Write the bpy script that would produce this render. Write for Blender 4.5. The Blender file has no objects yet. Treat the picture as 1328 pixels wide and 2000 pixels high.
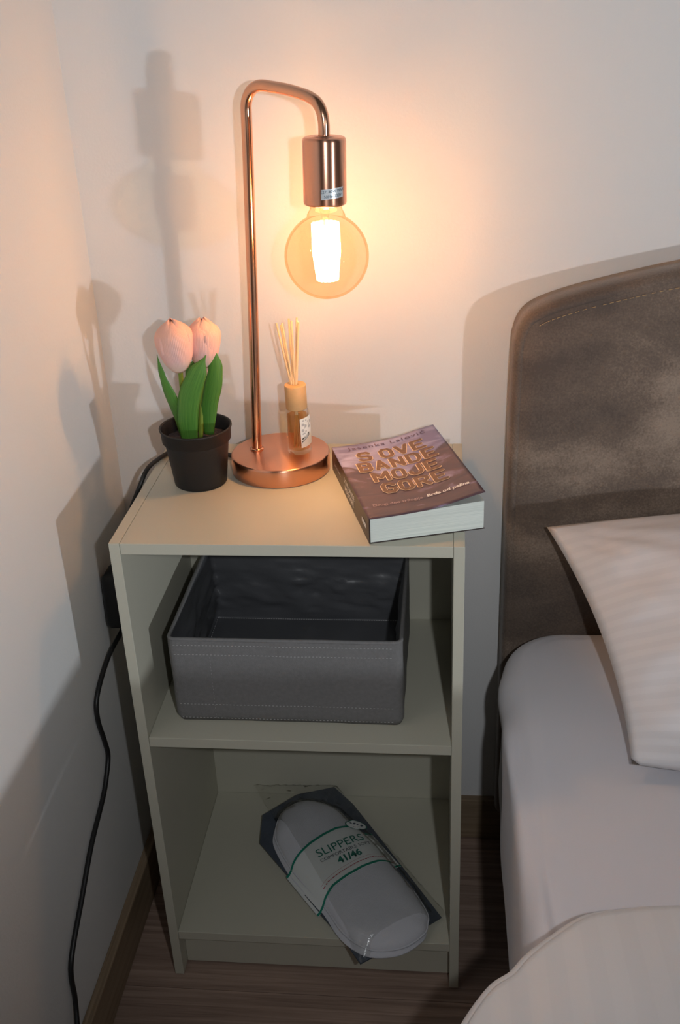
import bpy, bmesh, math, random
from mathutils import Vector, Matrix, noise
random.seed(4)
sc = bpy.context.scene
col = sc.collection
# ------------------------------------------------------------ camera
CAM = (0.37824, -1.30344, 1.24908)
right = Vector((0.9929, 0.0, 0.0))
def cam_matrix(p, y, r):
    c, s = math.cos, math.sin
    Rz = Matrix(((c(y), -s(y), 0), (s(y), c(y), 0), (0, 0, 1)))
    Rx = Matrix(((1, 0, 0), (0, c(p), -s(p)), (0, s(p), c(p))))
    Ry = Matrix(((c(r), 0, s(r)), (0, 1, 0), (-s(r), 0, c(r))))
    return Rz @ Rx @ Ry
MC = cam_matrix(-0.4636, 0.1119, 0.0440)
cr, cf, cu = MC.col[0], MC.col[1], MC.col[2]
cam_d = bpy.data.cameras.new('camera')
cam = bpy.data.objects.new('camera', cam_d)
col.objects.link(cam)
cam.matrix_world = Matrix(((cr[0], cu[0], -cf[0], CAM[0]), (cr[1], cu[1], -cf[1], CAM[1]), (cr[2], cu[2], -cf[2], CAM[2]), (0, 0, 0, 1)))
cam_d.sensor_fit = 'VERTICAL'
cam_d.sensor_height = 36.0
cam_d.lens = 2049.8 / 2000 * 36.0
cam_d.clip_start = 0.02
sc.camera = cam
# ------------------------------------------------------------ colour management, world
sc.view_settings.view_transform = 'Standard'
sc.view_settings.look = 'None'
sc.view_settings.gamma = 1.0
sc.view_settings.use_curve_mapping = False
sc.view_settings.exposure = 0.0
world = bpy.data.worlds.new('world')
sc.world = world
world.use_nodes = True
world.node_tree.nodes['Background'].inputs[0].default_value = (0.9, 0.85, 0.8, 1)
world.node_tree.nodes['Background'].inputs[1].default_value = 0.07
# ------------------------------------------------------------ lights
def point(name, loc, watts, colr, radius):
    l = bpy.data.lights.new(name, 'POINT')
    l.energy = watts; l.color = colr; l.shadow_soft_size = radius
    o = bpy.data.objects.new(name, l); col.objects.link(o); o.location = loc
    return o
FLASH = Vector(CAM) + cr * 0.115 + cu * 0.01
def spot(name, loc, target, watts, colr, radius, angle, blend):
    l = bpy.data.lights.new(name, 'SPOT')
    l.energy = watts; l.color = colr; l.shadow_soft_size = radius; l.spot_size = math.radians(angle); l.spot_blend = blend
    o = bpy.data.objects.new(name, l); col.objects.link(o); o.location = loc
    o.rotation_euler = (Vector(target) - Vector(loc)).to_track_quat('-Z', 'Y').to_euler()
    return o
spot('flash_light', FLASH, (0.33, 0.0, 0.98), 16.8, (0.94, 0.97, 1.0), 0.012, 118, 1.0)
# light returned from the far side of the room (beyond the bed)
spot('far_room_light', (2.85, -2.20, 0.65), (0.25, -0.1, 0.85), 110.0, (0.90, 0.95, 1.0), 0.045, 50, 0.8)
BULB_W = 6.3
BULB_COL = (1.0, 0.53, 0.215)

# ------------------------------------------------------------ materials
MATS = {}
def newmat(name):
    m = bpy.data.materials.new(name); m.use_nodes = True
    MATS[name] = m
    return m, m.node_tree, m.node_tree.nodes['Principled BSDF']
def setin(b, **k):
    for n, v in k.items():
        n = n.replace('_', ' ')
        b.inputs[n].default_value = v if not isinstance(v, tuple) or len(v) != 3 else (*v, 1)
def mat(name, colr, rough=0.5, metal=0.0, bump=0, scale=50, detail=3, var=0.0, vscale=8, **k):
    m, nt, b = newmat(name)
    setin(b, Base_Color=colr, Roughness=rough, Metallic=metal)
    for n, v in k.items(): setin(b, **{n: v})
    N = nt.nodes; L = nt.links
    tc = N.new('ShaderNodeTexCoord')
    if bump:
        t = N.new('ShaderNodeTexNoise'); t.inputs['Scale'].default_value = scale; t.inputs['Detail'].default_value = detail
        L.new(tc.outputs['Object'], t.inputs['Vector'])
        bp = N.new('ShaderNodeBump'); bp.inputs['Strength'].default_value = bump; bp.inputs['Distance'].default_value = 0.001
        L.new(t.outputs['Fac'], bp.inputs['Height']); L.new(bp.outputs['Normal'], b.inputs['Normal'])
    if var:
        t = N.new('ShaderNodeTexNoise'); t.inputs['Scale'].default_value = vscale; t.inputs['Detail'].default_value = 4
        L.new(tc.outputs['Object'], t.inputs['Vector'])
        r = N.new('ShaderNodeValToRGB')
        r.color_ramp.elements[0].position = 0.3; r.color_ramp.elements[1].position = 0.7
        r.color_ramp.elements[0].color = (*[c * (1 - var) for c in colr], 1)
        r.color_ramp.elements[1].color = (*[min(1, c * (1 + var)) for c in colr], 1)
        L.new(t.outputs['Fac'], r.inputs['Fac']); L.new(r.outputs['Color'], b.inputs['Base Color'])
    return m
wallm = mat('wall_paint', (0.74, 0.735, 0.73), 0.72, bump=0.25, scale=260, detail=4)
wallm.node_tree.nodes['Principled BSDF'].inputs['Specular IOR Level'].default_value = 0.3
ceilm = mat('ceiling_paint', (0.82, 0.81, 0.79), 0.8)
cabm = mat('cabinet_laminate', (0.54, 0.525, 0.435), 0.42, bump=0.08, scale=500)
cabm.node_tree.nodes['Principled BSDF'].inputs['Specular IOR Level'].default_value = 0.35
edgem = mat('cabinet_edge_band', (0.61, 0.60, 0.50), 0.45, bump=0.05, scale=400)
blackpl = mat('black_plastic', (0.010, 0.010, 0.011), 0.42, bump=0.1, scale=700)
potm = mat('pot_plastic', (0.010, 0.009, 0.010), 0.55, bump=0.1, scale=600)
soilm = mat('soil', (0.035, 0.025, 0.03), 0.9, bump=1.0, scale=900, var=0.5, vscale=300)
stemm = mat('stem_green', (0.22, 0.32, 0.04), 0.5)
reedm = mat('reed', (0.78, 0.58, 0.34), 0.7, bump=0.3, scale=800)
woodcap = mat('wood_cap', (0.62, 0.40, 0.19), 0.55, var=0.08, vscale=60)
paperm = mat('page_paper', (0.80, 0.84, 0.78), 0.8)
whitep = mat('label_paper', (0.78, 0.82, 0.80), 0.6)
lablue = mat('label_print_blue', (0.42, 0.46, 0.48), 0.6)
labdark = mat('label_print_dark', (0.03, 0.03, 0.02), 0.5)
silverm = mat('sticker_silver', (0.72, 0.78, 0.82), 0.3, metal=0.4)
inkblue = mat('sticker_ink', (0.05, 0.10, 0.14), 0.5)
inkgreen = mat('ink_green', (0.02, 0.16, 0.12), 0.55)
inkgreen2 = mat('ink_border_green', (0.01, 0.22, 0.15), 0.5)
inkred = mat('ink_red', (0.40, 0.08, 0.10), 0.6)
inkgrey = mat('ink_grey', (0.06, 0.08, 0.10), 0.6)
titlef = mat('title_brown', (0.18, 0.09, 0.042), 0.4, var=0.25, vscale=250)
titleo = mat('title_outline_cream', (0.90, 0.72, 0.52), 0.4)
bookdark = mat('book_spine_dark', (0.035, 0.02, 0.02), 0.35)
whiteink = mat('white_ink', (0.85, 0.83, 0.80), 0.5)
slipm = mat('slipper_fleece', (0.64, 0.65, 0.70), 0.9, bump=0.8, scale=1400)
bandm = mat('paper_band', (0.68, 0.71, 0.70), 0.5)
backm = mat('slate_backing', (0.065, 0.08, 0.105), 0.6, bump=0.5, scale=300, var=0.2, vscale=30)
stitchm = mat('stitch_thread', (0.42, 0.42, 0.42), 0.8)
tanstitch = mat('tan_thread', (0.42, 0.27, 0.13), 0.8)
socketm = mat('socket_dark', (0.05, 0.03, 0.02), 0.5)

def bulge_petal():
    m, nt, b = newmat('petal_pink')
    N, L = nt.nodes, nt.links
    at = N.new('ShaderNodeUVMap')
    sep = N.new('ShaderNodeSeparateXYZ'); L.new(at.outputs['UV'], sep.inputs[0])
    tc = N.new('ShaderNodeTexCoord')
    ns = N.new('ShaderNodeTexNoise'); ns.inputs['Scale'].default_value = 70; L.new(tc.outputs['Object'], ns.inputs['Vector'])
    ad = N.new('ShaderNodeMath'); ad.operation = 'MULTIPLY_ADD'; ad.inputs[1].default_value = 0.35; L.new(ns.outputs['Fac'], ad.inputs[0]); L.new(sep.outputs['Y'], ad.inputs[2])
    r = N.new('ShaderNodeValToRGB'); e = r.color_ramp.elements
    e[0].position = 0.12; e[0].color = (0.86, 0.70, 0.60, 1)
    e[1].position = 1.25 if False else 1.0; e[1].color = (0.90, 0.50, 0.40, 1)
    x = e.new(0.5); x.color = (0.88, 0.55, 0.53, 1)
    L.new(ad.outputs[0], r.inputs['Fac']); L.new(r.outputs['Color'], b.inputs['Base Color'])
    b.inputs['Roughness'].default_value = 0.55
    b.inputs['Subsurface Weight'].default_value = 0.15
    b.inputs['Subsurface Radius'].default_value = (0.01, 0.004, 0.003)
    b.inputs['Subsurface Scale'].default_value = 0.3
    w = N.new('ShaderNodeTexWave'); w.inputs['Scale'].default_value = 9; w.inputs['Distortion'].default_value = 2
    L.new(at.outputs['UV'], w.inputs['Vector'])
    bp = N.new('ShaderNodeBump'); bp.inputs['Strength'].default_value = 0.25; bp.inputs['Distance'].default_value = 0.001
    L.new(w.outputs['Fac'], bp.inputs['Height']); L.new(bp.outputs['Normal'], b.inputs['Normal'])
    return m
petalm = bulge_petal()

def leafmat():
    m, nt, b = newmat('leaf_green')
    N, L = nt.nodes, nt.links
    uv = N.new('ShaderNodeUVMap')
    mp = N.new('ShaderNodeMapping'); mp.inputs['Scale'].default_value = (26, 1.2, 1); L.new(uv.outputs['UV'], mp.inputs['Vector'])
    ns = N.new('ShaderNodeTexNoise'); ns.inputs['Scale'].default_value = 1.5; L.new(mp.outputs['Vector'], ns.inputs['Vector'])
    r = N.new('ShaderNodeValToRGB'); e = r.color_ramp.elements
    e[0].position = 0.3; e[0].color = (0.045, 0.17, 0.022, 1); e[1].position = 0.7; e[1].color = (0.11, 0.29, 0.04, 1)
    L.new(ns.outputs['Fac'], r.inputs['Fac']); L.new(r.outputs['Color'], b.inputs['Base Color'])
    b.inputs['Roughness'].default_value = 0.5
    return m
leafm = leafmat()

def coppermat(name, colr, rough, aniso, axis='Z'):
    m, nt, b = newmat(name)
    N, L = nt.nodes, nt.links
    setin(b, Base_Color=colr, Roughness=rough, Metallic=1.0)
    b.inputs['Anisotropic'].default_value = aniso; b.inputs['Anisotropic Rotation'].default_value = 0.25 if aniso else 0
    if aniso:
        tg = N.new('ShaderNodeTangent'); tg.direction_type = 'RADIAL'; tg.axis = axis
        L.new(tg.outputs[0], b.inputs['Tangent'])
        tc = N.new('ShaderNodeTexCoord'); mp = N.new('ShaderNodeMapping'); mp.inputs['Scale'].default_value = (40, 40, 4000) if name != 'brushed_top' else (40, 40, 1)
        L.new(tc.outputs['Object'], mp.inputs['Vector'])
        ns = N.new('ShaderNodeTexNoise'); ns.inputs['Scale'].default_value = 1; L.new(mp.outputs['Vector'], ns.inputs['Vector'])
        bp = N.new('ShaderNodeBump'); bp.inputs['Strength'].default_value = 0.06; bp.inputs['Distance'].default_value = 0.0004
        L.new(ns.outputs['Fac'], bp.inputs['Height']); L.new(bp.outputs['Normal'], b.inputs['Normal'])
    return m
copper = coppermat('brushed_copper', (0.82, 0.43, 0.29), 0.30, 0.85)
coppertube = coppermat('copper_tube', (0.82, 0.44, 0.28), 0.2, 0.0)

def glassmat(name, tint, edge=0.25, rough=0.02, base=0.03, fcol=(1, 1, 1), gain=0.8):
    m, nt, b = newmat(name)
    N, L = nt.nodes, nt.links
    N.remove(b)
    out = N['Material Output']
    tr = N.new('ShaderNodeBsdfTransparent'); tr.inputs[0].default_value = (*tint, 1)
    gl = N.new('ShaderNodeBsdfGlossy'); gl.inputs['Roughness'].default_value = rough; gl.inputs[0].default_value = (*fcol, 1)
    lw = N.new('ShaderNodeLayerWeight'); lw.inputs['Blend'].default_value = edge
    mu = N.new('ShaderNodeMath'); mu.operation = 'MULTIPLY_ADD'; mu.inputs[1].default_value = gain; mu.inputs[2].default_value = base
    L.new(lw.outputs['Fresnel'], mu.inputs[0])
    mx = N.new('ShaderNodeMixShader'); L.new(mu.outputs[0], mx.inputs[0]); L.new(tr.outputs[0], mx.inputs[1]); L.new(gl.outputs[0], mx.inputs[2])
    L.new(mx.outputs[0], out.inputs['Surface'])
    return m, gl, nt
bulbglass = glassmat('amber_bulb_glass', (0.95, 0.87, 0.74), 0.06, 0.02, 0.015, (1, .85, .65), 0.5)[0]
clearglass = glassmat('clear_bottle_glass', (0.985, 0.965, 0.93), 0.15, 0.03, 0.02, (1, 1, 1), 0.4)[0]
liquidm = glassmat('scented_oil', (0.97, 0.80, 0.58), 0.05, 0.05, 0.01, (1, .7, .4), 0.2)[0]
filmm, fgl, fnt = glassmat('clear_film', (0.93, 0.93, 0.92), 0.10, 0.16, 0.05)
tcn = fnt.nodes.new('ShaderNodeTexCoord'); nsn = fnt.nodes.new('ShaderNodeTexNoise'); nsn.inputs['Scale'].default_value = 55; nsn.inputs['Detail'].default_value = 5
bpn = fnt.nodes.new('ShaderNodeBump'); bpn.inputs['Strength'].default_value = 0.7; bpn.inputs['Distance'].default_value = 0.004
fnt.links.new(tcn.outputs['Object'], nsn.inputs['Vector']); fnt.links.new(nsn.outputs['Fac'], bpn.inputs['Height']); fnt.links.new(bpn.outputs['Normal'], fgl.inputs['Normal'])

def emis(name, colr, s):
    m, nt, b = newmat(name)
    setin(b, Base_Color=colr); b.inputs['Emission Color'].default_value = (*colr, 1); b.inputs['Emission Strength'].default_value = s
    return m
filam = emis('filament_glow', (1.0, 0.60, 0.30), 32)

def woodmat(name, c1, c2, axis, sc_=1.0, rough=0.45):
    m, nt, b = newmat(name)
    N, L = nt.nodes, nt.links
    tc = N.new('ShaderNodeTexCoord'); oi = N.new('ShaderNodeObjectInfo')
    ad = N.new('ShaderNodeVectorMath'); ad.operation = 'ADD'
    cb = N.new('ShaderNodeCombineXYZ'); mm = N.new('ShaderNodeMath'); mm.operation = 'MULTIPLY'; mm.inputs[1].default_value = 37.0
    L.new(oi.outputs['Random'], mm.inputs[0])
    for i in range(3): L.new(mm.outputs[0], cb.inputs[i])
    L.new(tc.outputs['Object'], ad.inputs[0]); L.new(cb.outputs[0], ad.inputs[1])
    mp = N.new('ShaderNodeMapping')
    s = [120 * sc_] * 3; s['XYZ'.index(axis)] = 3.0 * sc_
    mp.inputs['Scale'].default_value = s
    L.new(ad.outputs[0], mp.inputs['Vector'])
    ns = N.new('ShaderNodeTexNoise'); ns.inputs['Scale'].default_value = 1.0; ns.inputs['Detail'].default_value = 7; ns.inputs['Roughness'].default_value = 0.65; ns.inputs['Distortion'].default_value = 0.6
    L.new(mp.outputs['Vector'], ns.inputs['Vector'])
    r = N.new('ShaderNodeValToRGB'); e = r.color_ramp.elements
    e[0].position = 0.32; e[0].color = (*c1, 1); e[1].position = 0.68; e[1].color = (*c2, 1)
    L.new(ns.outputs['Fac'], r.inputs['Fac'])
    n2 = N.new('ShaderNodeTexNoise'); n2.inputs['Scale'].default_value = 4.0; L.new(ad.outputs[0], n2.inputs['Vector'])
    mx = N.new('ShaderNodeMix'); mx.data_type = 'RGBA'; mx.blend_type = 'MULTIPLY'; mx.inputs[0].default_value = 0.5
    L.new(r.outputs['Color'], mx.inputs[6])
    r2 = N.new('ShaderNodeValToRGB'); r2.color_ramp.elements[0].color = (0.6, 0.6, 0.6, 1); r2.color_ramp.elements[1].color = (1.2, 1.15, 1.1, 1)
    L.new(n2.outputs['Fac'], r2.inputs['Fac']); L.new(r2.outputs['Color'], mx.inputs[7])
    L.new(mx.outputs[2], b.inputs['Base Color'])
    b.inputs['Roughness'].default_value = rough
    b.inputs['Specular IOR Level'].default_value = 0.3
    bp = N.new('ShaderNodeBump'); bp.inputs['Strength'].default_value = 0.25; bp.inputs['Distance'].default_value = 0.0006
    L.new(ns.outputs['Fac'], bp.inputs['Height']); L.new(bp.outputs['Normal'], b.inputs['Normal'])
    return m
floorm = woodmat('floor_wood', (0.22, 0.15, 0.12), (0.46, 0.335, 0.27), 'X')
basem_y = woodmat('baseboard_wood_left', (0.19, 0.135, 0.085), (0.35, 0.26, 0.175), 'Y')
basem_x = woodmat('baseboard_wood_back', (0.19, 0.135, 0.085), (0.35, 0.26, 0.175), 'X')

def suede():
    m, nt, b = newmat('brown_suede')
    N, L = nt.nodes, nt.links
    tc = N.new('ShaderNodeTexCoord')
    n1 = N.new('ShaderNodeTexNoise'); n1.inputs['Scale'].default_value = 9; n1.inputs['Detail'].default_value = 6; n1.inputs['Roughness'].default_value = 0.5; n1.inputs['Distortion'].default_value = 0.2
    mp = N.new('ShaderNodeMapping'); mp.inputs['Scale'].default_value = (0.75, 1, 1.25); mp.inputs['Location'].default_value = (3.1, 0, 1.7)
    L.new(tc.outputs['Object'], mp.inputs['Vector']); L.new(mp.outputs['Vector'], n1.inputs['Vector'])
    n2 = N.new('ShaderNodeTexNoise'); n2.inputs['Scale'].default_value = 420; n2.inputs['Detail'].default_value = 3; L.new(tc.outputs['Object'], n2.inputs['Vector'])
    mm = N.new('ShaderNodeMath'); mm.operation = 'MULTIPLY_ADD'; mm.inputs[1].default_value = 0.32; L.new(n2.outputs['Fac'], mm.inputs[0]); L.new(n1.outputs['Fac'], mm.inputs[2])
    r = N.new('ShaderNodeValToRGB'); e = r.color_ramp.elements
    e[0].position = 0.48; e[0].color = (0.085, 0.062, 0.050, 1); e[1].position = 0.86; e[1].color = (0.31, 0.235, 0.18, 1)
    x = e.new(0.66); x.color = (0.15, 0.108, 0.082, 1)
    L.new(mm.outputs[0], r.inputs['Fac']); L.new(r.outputs['Color'], b.inputs['Base Color'])
    b.inputs['Roughness'].default_value = 0.75
    b.inputs['Sheen Weight'].default_value = 0.25; b.inputs['Sheen Roughness'].default_value = 0.5
    bp = N.new('ShaderNodeBump'); bp.inputs['Strength'].default_value = 0.4; bp.inputs['Distance'].default_value = 0.0006
    L.new(n2.outputs['Fac'], bp.inputs['Height']); L.new(bp.outputs['Normal'], b.inputs['Normal'])
    return m
suedem = suede()

def clothmat(name, c, stripe=0.0, direction='X', scale=30, bump=0.3, wr=0.0):
    m, nt, b = newmat(name)
    N, L = nt.nodes, nt.links
    tc = N.new('ShaderNodeTexCoord'); uv = N.new('ShaderNodeUVMap')
    b.inputs['Base Color'].default_value = (*c, 1); b.inputs['Roughness'].default_value = 0.8
    b.inputs['Sheen Weight'].default_value = 0.15
    n2 = N.new('ShaderNodeTexNoise'); n2.inputs['Scale'].default_value = 900; L.new(tc.outputs['Object'], n2.inputs['Vector'])
    n3 = N.new('ShaderNodeTexNoise'); n3.inputs['Scale'].default_value = 14; n3.inputs['Detail'].default_value = 3; L.new(tc.outputs['Object'], n3.inputs['Vector'])
    mm = N.new('ShaderNodeMath'); mm.operation = 'MULTIPLY_ADD'; mm.inputs[1].default_value = 0.05; L.new(n2.outputs['Fac'], mm.inputs[0])
    m3 = N.new('ShaderNodeMath'); m3.operation = 'MULTIPLY'; m3.inputs[1].default_value = wr; L.new(n3.outputs['Fac'], m3.inputs[0]); L.new(m3.outputs[0], mm.inputs[2])
    bp = N.new('ShaderNodeBump'); bp.inputs['Strength'].default_value = bump; bp.inputs['Distance'].default_value = 0.004
    L.new(mm.outputs[0], bp.inputs['Height']); L.new(bp.outputs['Normal'], b.inputs['Normal'])
    if stripe:
        w = N.new('ShaderNodeTexWave'); w.bands_direction = direction; w.inputs['Scale'].default_value = scale; w.inputs['Distortion'].default_value = 0.0
        L.new(uv.outputs['UV'], w.inputs['Vector'])
        r = N.new('ShaderNodeValToRGB'); e = r.color_ramp.elements
        e[0].position = 0.44; e[0].color = (*[x * (1 - stripe) for x in c], 1); e[1].position = 0.56; e[1].color = (*c, 1)
        L.new(w.outputs['Fac'], r.inputs['Fac']); L.new(r.outputs['Color'], b.inputs['Base Color'])
        r2 = N.new('ShaderNodeMapRange'); r2.inputs['To Min'].default_value = 0.85; r2.inputs['To Max'].default_value = 0.5
        L.new(w.outputs['Fac'], r2.inputs['Value']); L.new(r2.outputs[0], b.inputs['Roughness'])
    return m
sheetm = clothmat('white_sheet', (0.70, 0.69, 0.74), wr=0.35)
pillowm = clothmat('striped_pillowcase', (0.75, 0.73, 0.75), stripe=0.035, direction='Y', scale=7.0, wr=0.25)
duvetm = clothmat('striped_duvet_cover', (0.70, 0.70, 0.72), stripe=0.02, direction='X', scale=10.0, wr=0.4)
boxm = mat('grey_fabric', (0.19, 0.187, 0.188), 0.75, bump=0.7, scale=1300, var=0.08, vscale=200)
boxin = mat('dark_nylon_lining', (0.10, 0.103, 0.112), 0.36, bump=0.5, scale=60)

def covermat():
    m, nt, b = newmat('book_cover_print')
    N, L = nt.nodes, nt.links
    uv = N.new('ShaderNodeUVMap'); sep = N.new('ShaderNodeSeparateXYZ'); L.new(uv.outputs['UV'], sep.inputs[0])
    mp = N.new('ShaderNodeMapping'); mp.inputs['Scale'].default_value = (1.6, 5.0, 1); mp.inputs['Rotation'].default_value = (0, 0, 0.12); L.new(uv.outputs['UV'], mp.inputs['Vector'])
    n1 = N.new('ShaderNodeTexNoise'); n1.inputs['Scale'].default_value = 1.7; n1.inputs['Detail'].default_value = 5; n1.inputs['Distortion'].default_value = 1.0
    L.new(mp.outputs['Vector'], n1.inputs['Vector'])
    # ridge line: height v of the hills as a function of u
    n2 = N.new('ShaderNodeTexNoise'); n2.noise_dimensions = '1D'; n2.inputs['Scale'].default_value = 2.4; n2.inputs['Detail'].default_value = 3
    L.new(sep.outputs['X'], n2.inputs['W'])
    def math_(op, a, bb, c=None):
        x = N.new('ShaderNodeMath'); x.operation = op
        for i, s in enumerate((a, bb, c)):
            if s is None: continue
            if isinstance(s, (int, float)): x.inputs[i].default_value = s
            else: L.new(s, x.inputs[i])
        return x.outputs[0]
    # valley in the middle, hills rising to both sides
    dx = math_('ABSOLUTE', math_('SUBTRACT', sep.outputs['X'], 0.46), 0)
    ridge = math_('ADD', math_('MULTIPLY', dx, 0.55), math_('MULTIPLY_ADD', n2.outputs['Fac'], 0.16, 0.36))
    fac = math_('SUBTRACT', sep.outputs['Y'], ridge)           # >0 sky
    sky = N.new('ShaderNodeValToRGB'); e = sky.color_ramp.elements
    e[0].position = 0.35; e[0].color = (0.20, 0.18, 0.34, 1); e[1].position = 0.68; e[1].color = (0.42, 0.41, 0.66, 1)
    L.new(n1.outputs['Fac'], sky.inputs['Fac'])
    gr = N.new('ShaderNodeValToRGB'); e = gr.color_ramp.elements
    e[0].position = 0.36; e[0].color = (0.09, 0.060, 0.080, 1); e[1].position = 0.70; e[1].color = (0.32, 0.27, 0.42, 1)
    x = e.new(0.55); x.color = (0.13, 0.075, 0.085, 1)
    L.new(n1.outputs['Fac'], gr.inputs['Fac'])
    mr = N.new('ShaderNodeMapRange'); mr.inputs['From Min'].default_value = -0.01; mr.inputs['From Max'].default_value = 0.01
    L.new(fac, mr.inputs['Value'])
    mx = N.new('ShaderNodeMix'); mx.data_type = 'RGBA'; L.new(mr.outputs[0], mx.inputs[0]); L.new(gr.outputs[0], mx.inputs[6]); L.new(sky.outputs[0], mx.inputs[7])
    L.new(mx.outputs[2], b.inputs['Base Color']); b.inputs['Roughness'].default_value = 0.32
    return m
coverm = covermat()

# ------------------------------------------------------------ object helpers
ROOT = {}
def tag(o, label=None, cat=None, group=None, kind=None):
    if label: o['label'] = label
    if cat: o['category'] = cat
    if group: o['group'] = group
    if kind: o['kind'] = kind
    return o
def thing(name, label, cat, loc, group=None):
    o = bpy.data.objects.new(name, None); col.objects.link(o); o.location = loc; o.empty_display_size = 0.02
    ROOT[o] = Vector(loc)
    return tag(o, label, cat, group)
def obj(name, bm, m, parent=None, smooth=False, bevel=0.0, label=None, kind=None, subsurf=0, keep=None, seg=2):
    off = ROOT.get(parent, Vector((0, 0, 0)))
    if off.length: bmesh.ops.translate(bm, verts=bm.verts, vec=-off)
    me = bpy.data.meshes.new(name)
    bmesh.ops.recalc_face_normals(bm, faces=bm.faces)
    bm.to_mesh(me); bm.free()
    me.materials.append(m)
    o = bpy.data.objects.new(name, me); col.objects.link(o)
    if parent is not None: o.parent = parent
    ROOT[o] = off
    if smooth:
        for p in me.polygons: p.use_smooth = True
    if bevel:
        b = o.modifiers.new('bevel', 'BEVEL'); b.width = bevel; b.segments = seg; b.limit_method = 'ANGLE'
    if subsurf:
        s = o.modifiers.new('subdiv', 'SUBSURF'); s.levels = subsurf; s.render_levels = subsurf
    tag(o, label, kind=kind)
    return o
def box(bm, lo, hi):
    r = bmesh.ops.create_cube(bm, size=1.0)
    for v in r['verts']:
        v.co = Vector([lo[i] + (v.co[i] + 0.5) * (hi[i] - lo[i]) for i in range(3)])
    return bm
def bx(lo, hi): return box(bmesh.new(), lo, hi)
def lathe(prof, c, segs=48, bm=None, axis=None, cap=False):
    """prof: list of (r, z) ; c: base point ; axis: unit vector"""
    bm = bm or bmesh.new(); c = Vector(c)
    M = Matrix.Identity(3) if axis is None else Vector((0, 0, 1)).rotation_difference(Vector(axis).normalized()).to_matrix()
    rings = []
    for r, z in prof:
        if r < 1e-6: rings.append([bm.verts.new(c + M @ Vector((0, 0, z)))])
        else: rings.append([bm.verts.new(c + M @ Vector((r * math.cos(a), r * math.sin(a), z))) for a in [2 * math.pi * i / segs for i in range(segs)]])
    for a, b in zip(rings[:-1], rings[1:]):
        for i in range(segs):
            j = (i + 1) % segs
            if len(a) == 1 and len(b) == 1: break
            if len(a) == 1: bm.faces.new((a[0], b[i], b[j]))
            elif len(b) == 1: bm.faces.new((a[i], a[j], b[0]))
            else: bm.faces.new((a[i], a[j], b[j], b[i]))
    return bm
def cr_spline(pts, n=8):
    pts = [Vector(p) for p in pts]; P = [2 * pts[0] - pts[1]] + pts + [2 * pts[-1] - pts[-2]]
    out = []
    for i in range(1, len(P) - 2):
        for k in range(n):
            t = k / n
            out.append(0.5 * ((2 * P[i]) + (-P[i - 1] + P[i + 1]) * t + (2 * P[i - 1] - 5 * P[i] + 4 * P[i + 1] - P[i + 2]) * t * t + (-P[i - 1] + 3 * P[i] - 3 * P[i + 1] + P[i + 2]) * t ** 3))
    out.append(pts[-1]); return out
def tube(path, r, segs=12, bm=None, caps=True):
    bm = bm or bmesh.new(); path = [Vector(p) for p in path]
    up = None; rings = []
    for i, p in enumerate(path):
        t = (path[min(i + 1, len(path) - 1)] - path[max(i - 1, 0)]).normalized()
        if up is None:
            up = t.orthogonal().normalized()
        up = (up - t * up.dot(t)).normalized(); w = t.cross(up)
        rr = r(i / (len(path) - 1)) if callable(r) else r
        rings.append([bm.verts.new(p + (up * math.cos(a) + w * math.sin(a)) * rr) for a in [2 * math.pi * k / segs for k in range(segs)]])
    for a, b in zip(rings[:-1], rings[1:]):
        for i in range(segs):
            j = (i + 1) % segs; bm.faces.new((a[i], a[j], b[j], b[i]))
    if caps:
        bm.faces.new(rings[0][::-1]); bm.faces.new(rings[-1])
    return bm
def grid(f, nu, nv, bm=None, closeu=False):
    """f(u,v)->point, with UV layer"""
    bm = bm or bmesh.new(); uvl = bm.loops.layers.uv.verify()
    V = [[bm.verts.new(f(i / nu, j / nv)) for j in range(nv + 1)] for i in range(nu + (0 if closeu else 1))]
    for i in range(nu):
        for j in range(nv):
            i2 = (i + 1) % len(V) if closeu else i + 1
            fc = bm.faces.new((V[i][j], V[i2][j], V[i2][j + 1], V[i][j + 1]))
            for l, uvv in zip(fc.loops, ((i, j), (i + 1, j), (i + 1, j + 1), (i, j + 1))): l[uvl].uv = (uvv[0] / nu, uvv[1] / nv)
    return bm
def solid(o, t, off=-1):
    s = o.modifiers.new('solid', 'SOLIDIFY'); s.thickness = t; s.offset = off
    return o
def text(name, body, size, fn, m, parent, align='CENTER', bold=0.0, shear=0.0, spacing=1.0, label=None):
    c = bpy.data.curves.new(name, 'FONT'); c.body = body; c.size = size; c.align_x = align; c.align_y = 'CENTER'
    c.offset = bold; c.shear = shear; c.space_character = spacing; c.resolution_u = 3
    t = bpy.data.objects.new(name, c); col.objects.link(t)
    me = bpy.data.meshes.new_from_object(t.evaluated_get(bpy.context.evaluated_depsgraph_get()))
    col.objects.unlink(t); bpy.data.objects.remove(t); bpy.data.curves.remove(c)
    bm = bmesh.new(); bm.from_mesh(me); bpy.data.meshes.remove(me)
    bmesh.ops.triangulate(bm, faces=bm.faces)
    for v in bm.verts: v.co = fn(v.co.x, v.co.y)
    off = ROOT.get(parent, Vector((0, 0, 0)))
    bmesh.ops.translate(bm, verts=bm.verts, vec=-off)
    me = bpy.data.meshes.new(name); bm.to_mesh(me); bm.free(); me.materials.append(m)
    o = bpy.data.objects.new(name, me); col.objects.link(o); o.parent = parent; ROOT[o] = off
    if label: o['label'] = label
    return o
def smoothstep(a, b, x):
    t = max(0, min(1, (x - a) / (b - a))); return t * t * (3 - 2 * t)

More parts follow.
